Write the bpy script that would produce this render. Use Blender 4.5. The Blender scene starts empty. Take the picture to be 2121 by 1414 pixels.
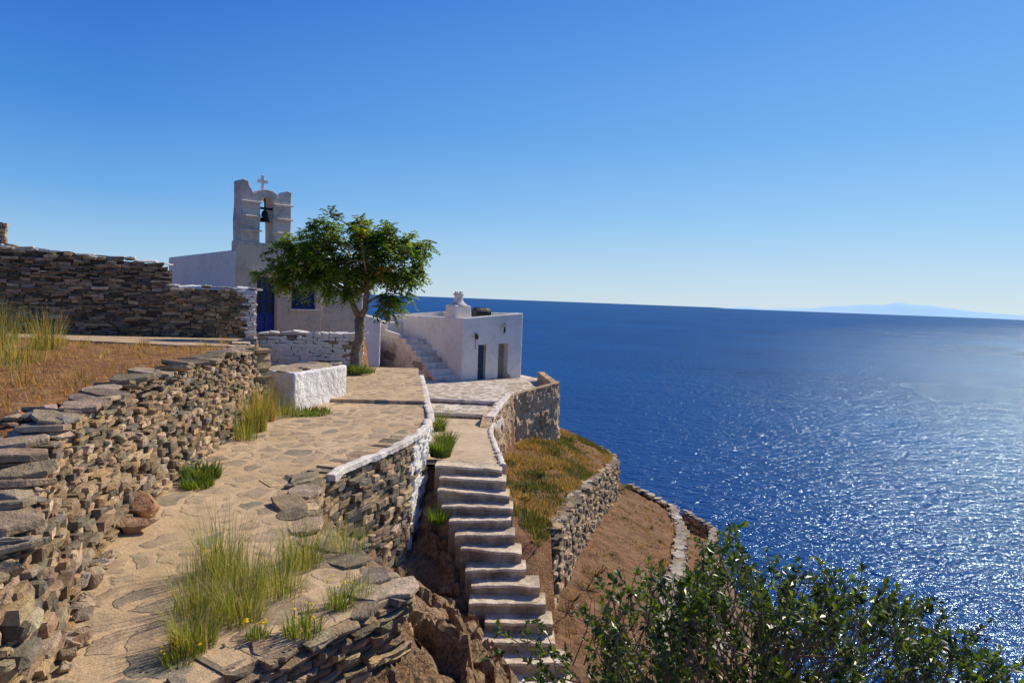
import bpy, bmesh, math, random
import numpy as np
from mathutils import Vector, Matrix, noise
random.seed(7); R=random.Random(11)
U=R.uniform
scene=bpy.context.scene
COL=scene.collection
SEA=-28.0
# ------------------------------------------------------------------ helpers
class MB:
    def __init__(s): s.v=[];s.f=[];s.c=[]
    def add(s,vs,fs,col=(1,1,1)):
        n=len(s.v); s.v+= [tuple(p) for p in vs]; s.f+=[tuple(i+n for i in f) for f in fs]; s.c+=[col]*len(vs)
def mk(name,mb,mat,parent=None,origin=None,label=None,cat=None,kind=None,group=None,smooth=False,bevel=0,zero=False):
    v=mb.v
    if zero: o=Vector((0,0,0))
    elif origin is not None: o=Vector(origin)
    else:
        a=np.array(v); o=Vector(((a[:,0].min()+a[:,0].max())/2,(a[:,1].min()+a[:,1].max())/2,a[:,2].min()))
    me=bpy.data.meshes.new(name)
    me.from_pydata([(p[0]-o.x,p[1]-o.y,p[2]-o.z) for p in v],[],mb.f)
    at=me.color_attributes.new('Col','FLOAT_COLOR','POINT')
    c=np.ones((len(v),4),dtype=np.float32); c[:,:3]=np.array(mb.c); at.data.foreach_set('color',c.ravel())
    me.update()
    if smooth: me.polygons.foreach_set('use_smooth',[True]*len(me.polygons))
    ob=bpy.data.objects.new(name,me); COL.objects.link(ob)
    me.materials.append(mat)
    ob['origin_w']=list(o)
    if parent is not None:
        po=Vector(parent['origin_w']); ob.parent=parent; ob.location=o-po
    else: ob.location=o
    if bevel:
        m=ob.modifiers.new('b','BEVEL'); m.width=bevel; m.segments=3; m.limit_method='ANGLE'; m.angle_limit=math.radians(35)
    tag(ob,label,cat,kind,group); return ob
def tag(ob,label=None,cat=None,kind=None,group=None):
    if label: ob['label']=label
    if cat: ob['category']=cat
    if kind: ob['kind']=kind
    if group: ob['group']=group
def empty(name,o,label,cat,group=None):
    e=bpy.data.objects.new(name,None); COL.objects.link(e); e.location=o; e['origin_w']=list(o); e.empty_display_size=.3
    tag(e,label,cat,None,group); return e
def N3(x,y,z=0): return noise.noise(Vector((x,y,z)))
# ------------------------------------------------------------------ materials
def newmat(name,rough=.85):
    m=bpy.data.materials.new(name); m.use_nodes=True; nt=m.node_tree; nt.nodes.clear()
    out=nt.nodes.new('ShaderNodeOutputMaterial'); b=nt.nodes.new('ShaderNodeBsdfPrincipled')
    b.inputs['Roughness'].default_value=rough; b.inputs['Specular IOR Level'].default_value=.25
    nt.links.new(b.outputs[0],out.inputs[0]); return m,nt,b,out
def nd(nt,t,**k):
    n=nt.nodes.new(t)
    for a,b in k.items():
        if a in n.inputs: n.inputs[a].default_value=b
        else: setattr(n,a,b)
    return n
def noi(nt,vec,scale,detail=4,rough=.55,dist=0):
    n=nd(nt,'ShaderNodeTexNoise'); n.inputs['Scale'].default_value=scale; n.inputs['Detail'].default_value=detail
    n.inputs['Roughness'].default_value=rough; n.inputs['Distortion'].default_value=dist
    nt.links.new(vec,n.inputs['Vector']); return n.outputs['Fac']
def ramp(nt,fac,stops):
    r=nd(nt,'ShaderNodeValToRGB'); e=r.color_ramp.elements
    while len(e)<len(stops): e.new(.5)
    for i,(p,c) in enumerate(stops):
        e[i].position=p; e[i].color=(c[0],c[1],c[2],1) if not isinstance(c,(int,float)) else (c,c,c,1)
    nt.links.new(fac,r.inputs[0]); return r.outputs[0]
def mix(nt,f,a,b,mode='MIX'):
    m=nd(nt,'ShaderNodeMix',data_type='RGBA',blend_type=mode)
    for s,i in ((f,0),(a,6),(b,7)):
        if isinstance(s,(int,float)): m.inputs[i].default_value=s
        elif isinstance(s,tuple): m.inputs[i].default_value=(*s,1)
        else: nt.links.new(s,m.inputs[i])
    return m.outputs[2]
def mth(nt,op,a,b=None,clamp=False):
    m=nd(nt,'ShaderNodeMath',operation=op); m.use_clamp=clamp
    for s,i in ((a,0),(b,1)):
        if s is None: continue
        if isinstance(s,(int,float)): m.inputs[i].default_value=s
        else: nt.links.new(s,m.inputs[i])
    return m.outputs[0]
def bump(nt,b,h,strength=.5,dist=.02):
    n=nd(nt,'ShaderNodeBump'); n.inputs['Strength'].default_value=strength; n.inputs['Distance'].default_value=dist
    nt.links.new(h,n.inputs['Height']); nt.links.new(n.outputs[0],b.inputs['Normal']); return n
def pos(nt): return nd(nt,'ShaderNodeNewGeometry').outputs['Position']
def attr(nt): return nd(nt,'ShaderNodeAttribute',attribute_name='Col').outputs['Color']

def m_stone():
    m,nt,b,o=newmat('stone',.9); p=pos(nt)
    n1=noi(nt,p,9,5,.65); n2=noi(nt,p,45,4,.6)
    c=mix(nt,1.0,attr(nt),ramp(nt,n1,[(.25,.5),(.5,.95),(.75,1.45)]),'MULTIPLY')
    c=mix(nt,ramp(nt,noi(nt,p,3.5,4),[(.55,0.),(.7,.6)]),c,(.36,.25,.12))
    nt.links.new(c,b.inputs['Base Color'])
    bump(nt,b,mth(nt,'ADD',mth(nt,'MULTIPLY',n1,1.5),n2),1.0,.018); return m
def m_white_stone():
    m,nt,b,o=newmat('painted_stone',.9); p=pos(nt)
    n1=noi(nt,p,9,5,.65); n2=noi(nt,p,45,4,.6)
    c=mix(nt,1.0,attr(nt),ramp(nt,n1,[(.25,.75),(.6,1.05)]),'MULTIPLY'); nt.links.new(c,b.inputs['Base Color'])
    bump(nt,b,mth(nt,'ADD',mth(nt,'MULTIPLY',n1,1.5),n2),1.0,.018); return m
def m_rock():
    m,nt,b,o=newmat('rough_rock',.95); p=pos(nt)
    n1=noi(nt,p,3.4,8,.75,.6); n2=noi(nt,p,20,6,.75)
    v=nd(nt,'ShaderNodeTexVoronoi',feature='DISTANCE_TO_EDGE'); v.inputs['Scale'].default_value=3.2
    w=nd(nt,'ShaderNodeTexNoise'); w.inputs['Scale'].default_value=3; w.inputs['Detail'].default_value=5; nt.links.new(p,w.inputs['Vector'])
    va=nd(nt,'ShaderNodeVectorMath',operation='ADD'); nt.links.new(p,va.inputs[0]); nt.links.new(w.outputs['Color'],va.inputs[1])
    mp=nd(nt,'ShaderNodeMapping'); mp.inputs['Scale'].default_value=(1,1,2.2); nt.links.new(va.outputs[0],mp.inputs[0]); nt.links.new(mp.outputs[0],v.inputs['Vector'])
    crack=ramp(nt,v.outputs['Distance'],[(0.,.5),(.05,1.)])
    c=ramp(nt,n1,[(.28,(.26,.15,.085)),(.43,(.46,.28,.145)),(.56,(.60,.40,.22)),(.72,(.64,.50,.35))])
    c=mix(nt,.6,c,mix(nt,1.0,c,ramp(nt,n2,[(.3,.4),(.7,1.5)]),'MULTIPLY'))
    c=mix(nt,1.0,c,crack,'MULTIPLY')
    nt.links.new(c,b.inputs['Base Color'])
    h=mth(nt,'ADD',mth(nt,'MULTIPLY',n1,2.2),n2); h=mth(nt,'ADD',h,mth(nt,'MULTIPLY',crack,.9))
    bump(nt,b,h,1.0,.07); return m
def m_plaster(name,base=(.78,.77,.76),stain=(.45,.43,.40),amt=.5,lump=.05,fine=0.,useattr=False):
    m,nt,b,o=newmat(name,.9); p=pos(nt)
    n1=noi(nt,p,1.1,4); n2=noi(nt,p,5,5,.6); n3=noi(nt,p,30,3)
    st=ramp(nt,mth(nt,'ADD',mth(nt,'MULTIPLY',n1,.5),mth(nt,'MULTIPLY',n2,.5)),[(.47,0.),(.66,amt)])
    c=mix(nt,st,base,stain)
    if fine: c=mix(nt,1.0,c,ramp(nt,noi(nt,p,16,5,.75),[(.3,1-fine),(.7,1+fine)]),'MULTIPLY')
    if useattr: c=mix(nt,1.0,c,attr(nt),'MULTIPLY')
    nt.links.new(c,b.inputs['Base Color'])
    h=mth(nt,'ADD',mth(nt,'MULTIPLY',n1,2.),mth(nt,'ADD',n2,mth(nt,'MULTIPLY',n3,.15+fine)))
    bump(nt,b,h,.8,lump); return m
def m_plain(name,col,rough=.6,metal=0,var=.25,sc=8):
    m,nt,b,o=newmat(name,rough); p=pos(nt); n=noi(nt,p,sc,4)
    c=mix(nt,1.0,tuple(col),ramp(nt,n,[(.3,1-var),(.7,1+var)]),'MULTIPLY'); nt.links.new(c,b.inputs['Base Color'])
    b.inputs['Metallic'].default_value=metal; bump(nt,b,n,.3,.01); return m
def m_leaf(name,trans=.35,rough=.5,spec=.3):
    m,nt,b,o=newmat(name,rough); b.inputs['Specular IOR Level'].default_value=spec
    a=attr(nt); nt.links.new(a,b.inputs['Base Color'])
    t=nd(nt,'ShaderNodeBsdfTranslucent'); nt.links.new(mix(nt,1.0,a,(1.9,1.8,.6),'MULTIPLY'),t.inputs[0])
    x=nd(nt,'ShaderNodeMixShader'); x.inputs[0].default_value=trans
    nt.links.new(b.outputs[0],x.inputs[1]); nt.links.new(t.outputs[0],x.inputs[2]); nt.links.new(x.outputs[0],o.inputs[0]); return m
def m_paving(name,mortar,mortar2,stones,scale=2.6,thr=.07,patch=.7,rimd=.28):
    m,nt,b,o=newmat(name,.9); p=pos(nt)
    w=nd(nt,'ShaderNodeTexNoise'); w.inputs['Scale'].default_value=2.3; w.inputs['Detail'].default_value=4; nt.links.new(p,w.inputs['Vector'])
    vm=nd(nt,'ShaderNodeVectorMath',operation='SCALE'); vm.inputs[3].default_value=.45; nt.links.new(w.outputs['Color'],vm.inputs[0])
    va=nd(nt,'ShaderNodeVectorMath',operation='ADD'); nt.links.new(p,va.inputs[0]); nt.links.new(vm.outputs[0],va.inputs[1])
    fl=nd(nt,'ShaderNodeMapping'); fl.inputs['Scale'].default_value=(1,.85,0); nt.links.new(va.outputs[0],fl.inputs[0])
    v1=nd(nt,'ShaderNodeTexVoronoi',feature='DISTANCE_TO_EDGE'); v2=nd(nt,'ShaderNodeTexVoronoi',feature='F1')
    for v in (v1,v2): v.inputs['Scale'].default_value=scale; nt.links.new(fl.outputs[0],v.inputs['Vector']); 
    sep=nd(nt,'ShaderNodeSeparateColor'); nt.links.new(v2.outputs['Color'],sep.inputs[0])
    e=mth(nt,'SUBTRACT',v1.outputs['Distance'],mth(nt,'MULTIPLY',sep.outputs[1],.14))
    e=mth(nt,'ADD',e,mth(nt,'MULTIPLY',mth(nt,'SUBTRACT',noi(nt,p,14,5,.65),.5),.13))
    mask=ramp(nt,e,[(thr*.7,0.),(thr*1.1,1.)])
    n1=noi(nt,p,7,6,.65); n2=noi(nt,p,50,3); n3=noi(nt,p,.8,4)
    sc=ramp(nt,sep.outputs[0],stones)
    sc=mix(nt,1.0,sc,ramp(nt,n1,[(.25,.6),(.75,1.35)]),'MULTIPLY')
    mc=mix(nt,ramp(nt,n3,[(.35,0.),(.65,1.)]),mortar,mortar2)
    mc=mix(nt,1.0,mc,ramp(nt,n1,[(.25,.75),(.7,1.12)]),'MULTIPLY')
    c=mix(nt,mask,mc,sc)
    rim=ramp(nt,e,[(thr*.45,0.),(thr*.8,rimd),(thr*1.25,0.)])
    c=mix(nt,rim,c,(.17,.11,.06))
    c=mix(nt,ramp(nt,noi(nt,p,1.5,6,.75),[(.52,0.),(.72,patch)]),c,mc)
    c=mix(nt,ramp(nt,noi(nt,p,4.5,6,.75),[(.58,0.),(.75,.5)]),c,(.24,.16,.09))
    nt.links.new(c,b.inputs['Base Color'])
    edge=ramp(nt,e,[(thr*.2,.12),(thr*.75,0.),(thr*1.25,1.)])
    h=mth(nt,'ADD',mth(nt,'MULTIPLY',edge,.26),mth(nt,'ADD',mth(nt,'MULTIPLY',n1,.9),mth(nt,'MULTIPLY',n2,.25)))
    bump(nt,b,h,1.,.028); return m
def m_ground():
    m,nt,b,o=newmat('ground_soil',.95); p=pos(nt)
    n1=noi(nt,p,.45,5,.6); n2=noi(nt,p,3,6,.7); n3=noi(nt,p,22,5,.7); n4=noi(nt,p,1.1,6,.7)
    at=attr(nt); s=nd(nt,'ShaderNodeSeparateColor'); nt.links.new(at,s.inputs[0])
    c=ramp(nt,n2,[(.25,(.13,.065,.028)),(.42,(.30,.14,.052)),(.55,(.43,.21,.075)),(.75,(.50,.31,.14))])
    d=ramp(nt,n2,[(.25,(.09,.045,.024)),(.42,(.21,.10,.052)),(.55,(.31,.165,.085)),(.75,(.38,.24,.13))])
    d=mix(nt,ramp(nt,n4,[(.50,0.),(.68,.6)]),d,mix(nt,n3,(.09,.07,.025),(.24,.17,.07)))
    c=mix(nt,s.outputs[1],c,d)
    c=mix(nt,ramp(nt,n1,[(.60,0.),(.72,.4)]),c,(.15,.12,.04))
    c=mix(nt,1.0,c,ramp(nt,n3,[(.3,.5),(.7,1.4)]),'MULTIPLY')
    rock=mix(nt,1.0,ramp(nt,noi(nt,p,2.2,7,.7,.6),[(.3,(.16,.09,.055)),(.5,(.32,.20,.11)),(.7,(.46,.32,.2))]),ramp(nt,n3,[(.3,.5),(.7,1.35)]),'MULTIPLY')
    c=mix(nt,s.outputs[0],c,rock)
    nt.links.new(c,b.inputs['Base Color'])
    bump(nt,b,mth(nt,'ADD',n2,mth(nt,'MULTIPLY',n3,.6)),1.0,.12); return m
def m_sea():
    m,nt,b,o=newmat('sea_water',.6)
    p=pos(nt)
    mp=nd(nt,'ShaderNodeMapping'); mp.inputs['Rotation'].default_value=(0,0,math.radians(-14)); mp.inputs['Scale'].default_value=(.55,1,1); nt.links.new(p,mp.inputs[0]); q=mp.outputs[0]
    a=noi(nt,q,.64,2,.6,.5); c=noi(nt,q,2.3,2,.6,.4); d=noi(nt,q,.10,3,.5)
    h=mth(nt,'ADD',mth(nt,'MULTIPLY',a,.74),mth(nt,'MULTIPLY',c,.26))
    h=mth(nt,'ADD',h,mth(nt,'MULTIPLY',d,1.0))
    bn=bump(nt,b,h,1.0,.92)
    cc=ramp(nt,noi(nt,p,.006,4,.6),[(.35,(.001,.032,.16)),(.65,(.002,.050,.22))]); nt.links.new(cc,b.inputs['Base Color']); b.inputs['Specular IOR Level'].default_value=0
    g=nd(nt,'ShaderNodeBsdfGlossy'); g.inputs['Roughness'].default_value=.17; g.inputs['Color'].default_value=(.60,.84,1,1); nt.links.new(bn.outputs[0],g.inputs['Normal'])
    fr=nd(nt,'ShaderNodeFresnel'); fr.inputs['IOR'].default_value=1.33; nt.links.new(bn.outputs[0],fr.inputs['Normal'])
    x=nd(nt,'ShaderNodeMixShader'); nt.links.new(mth(nt,'MINIMUM',mth(nt,'MULTIPLY',fr.outputs[0],.7),.20),x.inputs[0])
    nt.links.new(b.outputs[0],x.inputs[1]); nt.links.new(g.outputs[0],x.inputs[2]); nt.links.new(x.outputs[0],o.inputs[0])
    return m
STONE=m_stone(); WSTONE=m_white_stone(); ROCKM=m_rock(); WHITE=m_plaster('whitewash',(.80,.735,.635),(.52,.45,.36),.5,.05)
WHITE2=m_plaster('weathered_whitewash',(.76,.69,.59),(.36,.30,.22),.9,.06,.15)
TOWER=m_plaster('grey_weathered_plaster',(.60,.53,.43),(.33,.29,.22),.9,.07,.18)
FACADE=m_plaster('cream_grey_plaster',(.56,.48,.35),(.36,.30,.22),.8,.05,.10)
GREYP=m_plaster('grey_plaster',(.34,.29,.23),(.20,.18,.15),.8,.06,.2)
RENDERW=m_plaster('rough_render',(.66,.46,.27),(.24,.16,.09),1.,.12,.5)
BLUE=m_plain('blue_paint',(.014,.038,.20),.5,0,.3); GLASS=m_plain('dark_glass',(.015,.02,.03),.15,0,.1); SLATEBLUE=m_plain('faded_blue_grey_paint',(.04,.06,.10),.7,0,.4)
BLACK=m_plain('black_plastic',(.015,.015,.018),.4); IRON=m_plain('dark_bronze',(.02,.025,.022),.5,.6)
DARK=m_plain('dark_wood',(.05,.045,.04),.8); BARK=m_plain('bark',(.24,.165,.10),.95,0,.5,14); TWIG=m_plain('twig_bark',(.20,.16,.12),.9,0,.4,30)
LEAF=m_leaf('tree_leaf',.45,.5,.3); LEAF2=m_leaf('shrub_leaf',.35,.36,.45); GRASS=m_leaf('grass_blade',.35,.6,.2)
GROUND=m_ground(); SEAM=m_sea()
PAVE=m_paving('flagstone_path',(.62,.455,.275),(.53,.375,.21),[(0.,(.38,.27,.165)),(.35,(.48,.355,.22)),(.6,(.34,.255,.17)),(.85,(.43,.33,.205)),(.93,(.20,.20,.15)),(1.,(.32,.24,.16))],3.0,.075,.5,.22)
PAVEW=m_paving('white_jointed_paving',(.74,.68,.58),(.6,.52,.42),[(0.,(.40,.31,.21)),(.5,(.46,.37,.26)),(1.,(.34,.27,.19))],2.2,.05,.4)
PLAIN=m_paving('worn_concrete_path',(.60,.47,.32),(.50,.38,.25),[(0.,(.5,.38,.25)),(1.,(.42,.33,.22))],1.5,.2)
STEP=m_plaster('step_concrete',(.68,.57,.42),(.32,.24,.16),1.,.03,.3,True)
# ------------------------------------------------------------------ terrain profile
I=np.interp
LY=[-3,0,4.2,6,8.1,11,14.3,14.6,22.75,23.1,26,31,36,60]; LX=[-3.3,-3.3,-3.35,-4.15,-4.6,-5.0,-5.35,-5.5,-8.3,-6.3,-6.2,-6.2,-7,-7]
RY=[-3,2.6,3.9,4.4,5.8,7.6,8.6,9.9,11,12.6,14.2,16,21.7,23.5,26,30,60]; RX=[-2,-2,-2.0,-1.78,-.7,-2.08,-2.35,-2.29,-1.9,-1.59,-1.58,-1.87,-2.77,-3.0,-3.3,-3.6,-3.6]
W1Y=[3,8,11,13.2,19.2,29.8,31.5,32.6,34,36,60]; W1X=[-1,-.5,.3,.87,2.07,4.7,4.8,4.3,3,1,0]
W2Y=[3,10,16.4,20.8,27.3,32.4,34.1,36,38,60]; W2X=[1.5,2.5,4.1,5.4,7.15,7.9,6.1,4.5,1,1]
W3Y=[3,15,20,29,39.7,42,45,60]; W3X=[3.0,5.2,6.5,8.7,12.2,11,5,4]
SLY=[8,10,12,13.5]; SLX=[.98,.05,-.85,-1.40]; SRX=[1.98,1.06,.22,-.12]
def cl(v): return max(0.,min(1.,v))
def sp(y): return -3.19-(13.5-max(9.0,min(13.5,y)))*.62
def z1(x,y): return -4.25-.05*(y-14)-.38*x-.45*cl((1.6-x)/1.6)*cl((y-15)/4)*cl((30-y)/3)
def lowz(y): return float(I(y,[13.5,23,23.4,25.2,26,40],[-3.24,-3.98,-3.85,-3.75,-3.73,-3.8]))
def lowR(y): return float(I(y,[13.4,13.5,20,20.5,26.3,28,33,36],[-.08,-.1,-.58,-.6,.25,1.9,1.4,0]))
def zU(x,y):
    return -1.17-.045*(max(y,12)-12)+max(0,-x-6)*.02*max(0,1-abs(y-8)/12)-.26*max(0,6.2-y)
def height(x,y):
    rock=0
    if y<1.2: 
        z=-1.65 if x<3 else -1.65-(x-3)*1.2
        return max(z,SEA-3),0
    xl=float(I(y,LY,LX)); xr=float(I(y,RY,RX))
    if x<xl: z=zU(x,y)
    elif x<xr-.1:
        z=-2.62 if y<22.8 else -2.5-(min(y,27)-22.8)*.3
    else:
        tr=lowR(y)
        if y>=13.4 and x<tr: z=lowz(y)-.1
        else:
            zr=z1(x,y)
            if x>I(y,W1Y,W1X): zr-=1.5
            if x>I(y,W2Y,W2X): zr-=1.3
            w3=float(I(y,W3Y,W3X))
            if x>w3: zr-=(x-w3)*1.5; rock=min(1,(x-w3))
            z=zr
            if y<13.5:
                sl=float(I(y,SLY,SLX)); sr=float(I(y,SLY,SRX))
                if x<sl:
                    z=-2.9-.6*(x-xr)-.5*min(3.2,max(0,y-8.2))
                    z=min(z,sp(y)-.1+2.2*(sl-x)); z=max(z,sp(y)-.42); rock=1
                elif x<sr: z=sp(y)-.45
                else: z=min(z,sp(y)-.5)
    if y>36: z-=(y-36)*.9
    return max(z,SEA-3),rock
def build_ground():
    xs=np.arange(-30,30,.16); ys=np.arange(-3,58,.16)
    nx,ny=len(xs),len(ys); v=[];c=[]
    for y in ys:
        for x in xs:
            z,r=height(x,y)
            a=.04+.25*r
            jx=x+.05*N3(x*3,y*3,5); jy=y+.05*N3(x*3,y*3,9)
            z+=a*N3(x*1.3,y*1.3,1)+.03*N3(x*4,y*4,2)+(.16*N3(x*3.1,y*3.1,z) if r else 0)-(.25 if (r and y<13.5 and x<2) else 0)
            g=1 if x>-2.0-(.1*y) else 0
            if x>1 and y>12: z+=.10*N3(x*2.2,y*2.2,4)
            v.append((jx,jy,z)); c.append((r,g,0))
    f=[(j*nx+i,j*nx+i+1,(j+1)*nx+i+1,(j+1)*nx+i) for j in range(ny-1) for i in range(nx-1)]
    mb=MB(); mb.v=v; mb.f=f; mb.c=c
    mk('ground',mb,GROUND,zero=True,kind='structure',label='dry terraced hillside of brown soil and rock',smooth=True)
build_ground()
def build_rockface():
    st=.035; xs=np.arange(-2.6,1.6,st); ys=np.arange(5.2,13.3,st); idx={}; mb=MB(); vv=[]
    def ok(x,y):
        return x>float(I(y,RY,RX))+.02 and x<float(I(y,SLY,SLX))+.12
    for j,y in enumerate(ys):
        for i,x in enumerate(xs):
            if not ok(x,y): continue
            z,_=height(x,y); P=Vector((x,y,z)); w=noise.noise(P*1.1)*.5
            q3=Vector((x*2.0+.5*noise.noise(P*2),y*1.7+.5*noise.noise(P*2+Vector((7,0,0))),z*1.2))
            ds,pts=noise.voronoi(q3); edge=min(1,(ds[1]-ds[0])*4.5); cid=pts[0]; hb=noise.cell(cid*7.3)-.5
            tx=noise.cell(cid*3.1)-.5; ty=noise.cell(cid*5.7)-.5
            q4=Vector((x*5.2+.5*noise.noise(P*4),y*4.6,z*3.5)); d4,p4=noise.voronoi(q4); e4=min(1,(d4[1]-d4[0])*4); h4=noise.cell(p4[0]*9.1)-.5
            rd=1-abs(noise.noise(Vector((x*1.2+w,y*1.2,z*1.0))))*2
            amp=min(1,(x-float(I(y,RY,RX)))/.35,max(.15,(float(I(y,SLY,SLX))+.12-x)/.35))
            loc=q3-cid
            dz=(.18*rd+.22*hb+.30*(tx*loc.x+ty*loc.y)-.12*(1-edge)+.07*h4-.05*(1-e4)+.03*noise.noise(P*14)+.018*noise.noise(P*33))*amp-.04
            zz=z+dz
            dx=.08*noise.noise(Vector((x*3,y*3,zz*6)))*amp; dy=.08*noise.noise(Vector((x*3+9,y*3,zz*6)))*amp
            idx[(i,j)]=len(vv); vv.append((x+dx,y+dy,zz))
    f=[]
    for (i,j),a in idx.items():
        b=idx.get((i+1,j));c=idx.get((i+1,j+1));d=idx.get((i,j+1))
        if None not in (b,c,d): f.append((a,b,c,d))
    mb.v=vv; mb.f=f; mb.c=[(1,1,1)]*len(vv)
    mk('rock_slope',mb,ROCKM,zero=True,kind='structure',label='rough fractured brown bedrock slope beside the steps')
build_rockface()
mb=MB(); S=60000
mb.add([(-S,-200,SEA),(S,-200,SEA),(S,S,SEA),(-S,S,SEA)],[(0,1,2,3)])
mk('sea',mb,SEAM,zero=True,kind='structure',label='deep blue rippled sea with sun glitter')
# ------------------------------------------------------------------ distant islands
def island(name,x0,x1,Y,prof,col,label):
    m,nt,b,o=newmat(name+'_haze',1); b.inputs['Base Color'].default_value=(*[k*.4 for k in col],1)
    b.inputs['Emission Color'].default_value=(*col,1); b.inputs['Emission Strength'].default_value=.82; b.inputs['Specular IOR Level'].default_value=0  # air haze painted in as a pale blue glow of the island itself
    mb=MB(); n=140; rows=[]
    for i in range(n+1):
        t=i/n; x=x0+(x1-x0)*t; h=float(I(t,*prof))*(1+.15*N3(t*16,Y*.01))+12*N3(t*50,3)
        rows.append((x,max(h,0)))
    vs=[];fs=[]
    for x,h in rows: vs+= [(x,Y-900,SEA-1),(x,Y-300,SEA+h*.6),(x,Y,SEA+h),(x,Y+900,SEA-1)]
    for i in range(n):
        for k in range(3): a=i*4+k; fs.append((a,a+4,a+5,a+1))
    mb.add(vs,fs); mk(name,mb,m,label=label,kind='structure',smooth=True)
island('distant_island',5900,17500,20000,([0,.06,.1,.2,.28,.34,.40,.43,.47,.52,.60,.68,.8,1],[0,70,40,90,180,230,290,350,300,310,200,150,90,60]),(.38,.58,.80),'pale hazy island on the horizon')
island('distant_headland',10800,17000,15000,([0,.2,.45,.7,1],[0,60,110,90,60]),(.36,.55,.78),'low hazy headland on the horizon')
# ------------------------------------------------------------------ sheets: paths
def sheet(name,poly,z,mat,label,th=.1):
    mb=MB(); n=len(poly)
    mb.add([(x,y,z if not callable(z) else z(x,y)) for x,y in poly]+[(x,y,(z if not callable(z) else z(x,y))-th) for x,y in poly],
      [tuple(range(n))]+[(i,i+n,(i+1)%n+n,(i+1)%n) for i in range(n)])
    return mk(name,mb,mat,zero=True,kind='structure',label=label)
Lp=[(-2.7,2.6),(-2.85,4.2),(-3.85,6),(-4.3,8.1),(-4.75,11),(-5.15,14.3)]
Rp=[(-2.05,2.6),(-2.05,3.9),(-1.82,4.35),(-.85,5.75),(-2.15,7.45),(-2.45,8.6),(-2.4,9.9),(-2.05,11),(-1.75,12.6),(-1.73,14.2),(-2.0,16)]
sheet('flagstone_path',Rp+[(-5.4,16.3)]+Lp[::-1],-2.5,PAVE,'sandy flagstone path with irregular stones set in mortar')
sheet('flagstone_platform',[(-4.1,15.9),(-1.97,16.05),(-2.87,21.7),(-3.1,23.4),(-8.0,22.9),(-5.6,16.3)],-2.42,PAVE,'raised flagstone platform beside the tree',.2)
sheet('upper_footpath',[(-14,15.5),(-7.2,15.0),(-6.0,16.3),(-8.2,22.2),(-8.2,25),(-10.5,25.5),(-9.5,21.8),(-12,19.6)],lambda x,y:zU(x,y)+.05,PAVE,'stone footpath leading to the chapel door')
mb=MB(); ys=[13.4,15,17,19,21,23]
for a,b_ in zip(ys[:-1],ys[1:]):
    la,lb=I(a,RY,RX)-.05,I(b_,RY,RX)-.05
    mb.add([(la,a,lowz(a)),(lowR(a),a,lowz(a)),(lowR(b_),b_,lowz(b_)),(lb,b_,lowz(b_))],[(0,1,2,3)])
mk('lower_path',mb,PLAIN,zero=True,kind='structure',label='worn concrete ramp between white edges')
sheet('lower_step_paving',[(-3,23.0),(-.72,22.9),(-.35,25.0),(-3.2,25.3)],-3.82,PAVEW,'low white-edged paved step',.2)
sheet('house_terrace',[(-3.3,25.2),(-.35,24.9),(.1,26.3),(1.75,28),(1.3,33),(-.5,36),(-8,40),(-4,27)],-3.68,PAVEW,'house terrace with whitewashed paving joints',.2)
# ------------------------------------------------------------------ stone walls
PAL=[(.32,.22,.13),(.25,.18,.11),(.42,.30,.17),(.18,.145,.10),(.47,.34,.21),(.33,.26,.17),(.23,.20,.145),(.48,.35,.23),(.15,.13,.095),(.37,.24,.13)]
PALG=[(.28,.23,.15),(.35,.26,.16),(.22,.19,.13),(.40,.29,.17),(.30,.22,.13)]
def jit(c,a=.25):
    k=1+U(-a,a); return (c[0]*k,c[1]*k*(1+U(-.05,.05)),c[2]*k*(1+U(-.1,.1)))
def stone(mb,c,a,n,L,H,D,col,rough=.2):
    up=Vector((0,0,1)); t=U(-.14,.14); a2=(a+up*t).normalized(); u2=(up-a2*up.dot(a2)).normalized()
    pr=[(-.5,-.5),(U(-.1,.1),-.5),(.5,-.5),(.5,.5),(U(-.15,.15),.5),(-.5,.5)]
    pr=[(x*(1+U(-rough,rough)),z*(1+U(-rough*1.3,rough*1.3))) for x,z in pr]
    ch=min(.3,.018/max(H,.03)+.05)
    vs=[]
    for d,s in ((.5,1-ch*1.3),(.5-.018/D,1),(-.5+.018/D,1),(-.5,1-ch*1.3)):
        dd=U(-.01,.01)
        for x,z in pr: vs.append(c+a2*(x*L*s)+u2*(z*H*s)+n*(d*D+dd+U(-.012,.012)))
    fs=[(0,1,2,3,4,5),(23,22,21,20,19,18)]
    for r in range(3):
        for i in range(6): fs.append((r*6+i,r*6+6+i,r*6+6+(i+1)%6,r*6+(i+1)%6))
    mb.add(vs,fs,col)
class PL:
    def __init__(s,pts):
        s.p=[Vector(q) for q in pts]; s.s=[0]
        for a,b in zip(pts[:-1],pts[1:]): s.s.append(s.s[-1]+math.hypot(b[0]-a[0],b[1]-a[1]))
        s.L=s.s[-1]
    def at(s,t):
        t=max(0,min(s.L,t)); q=[float(I(t,s.s,[p[k] for p in s.p])) for k in range(len(s.p[0]))]
        e=.12; q0=[float(I(max(0,t-e),s.s,[p[k] for p in s.p])) for k in (0,1)]; q1=[float(I(min(s.L,t+e),s.s,[p[k] for p in s.p])) for k in (0,1)]
        d=Vector((q1[0]-q0[0],q1[1]-q0[1],0)).normalized(); return q,d
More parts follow.
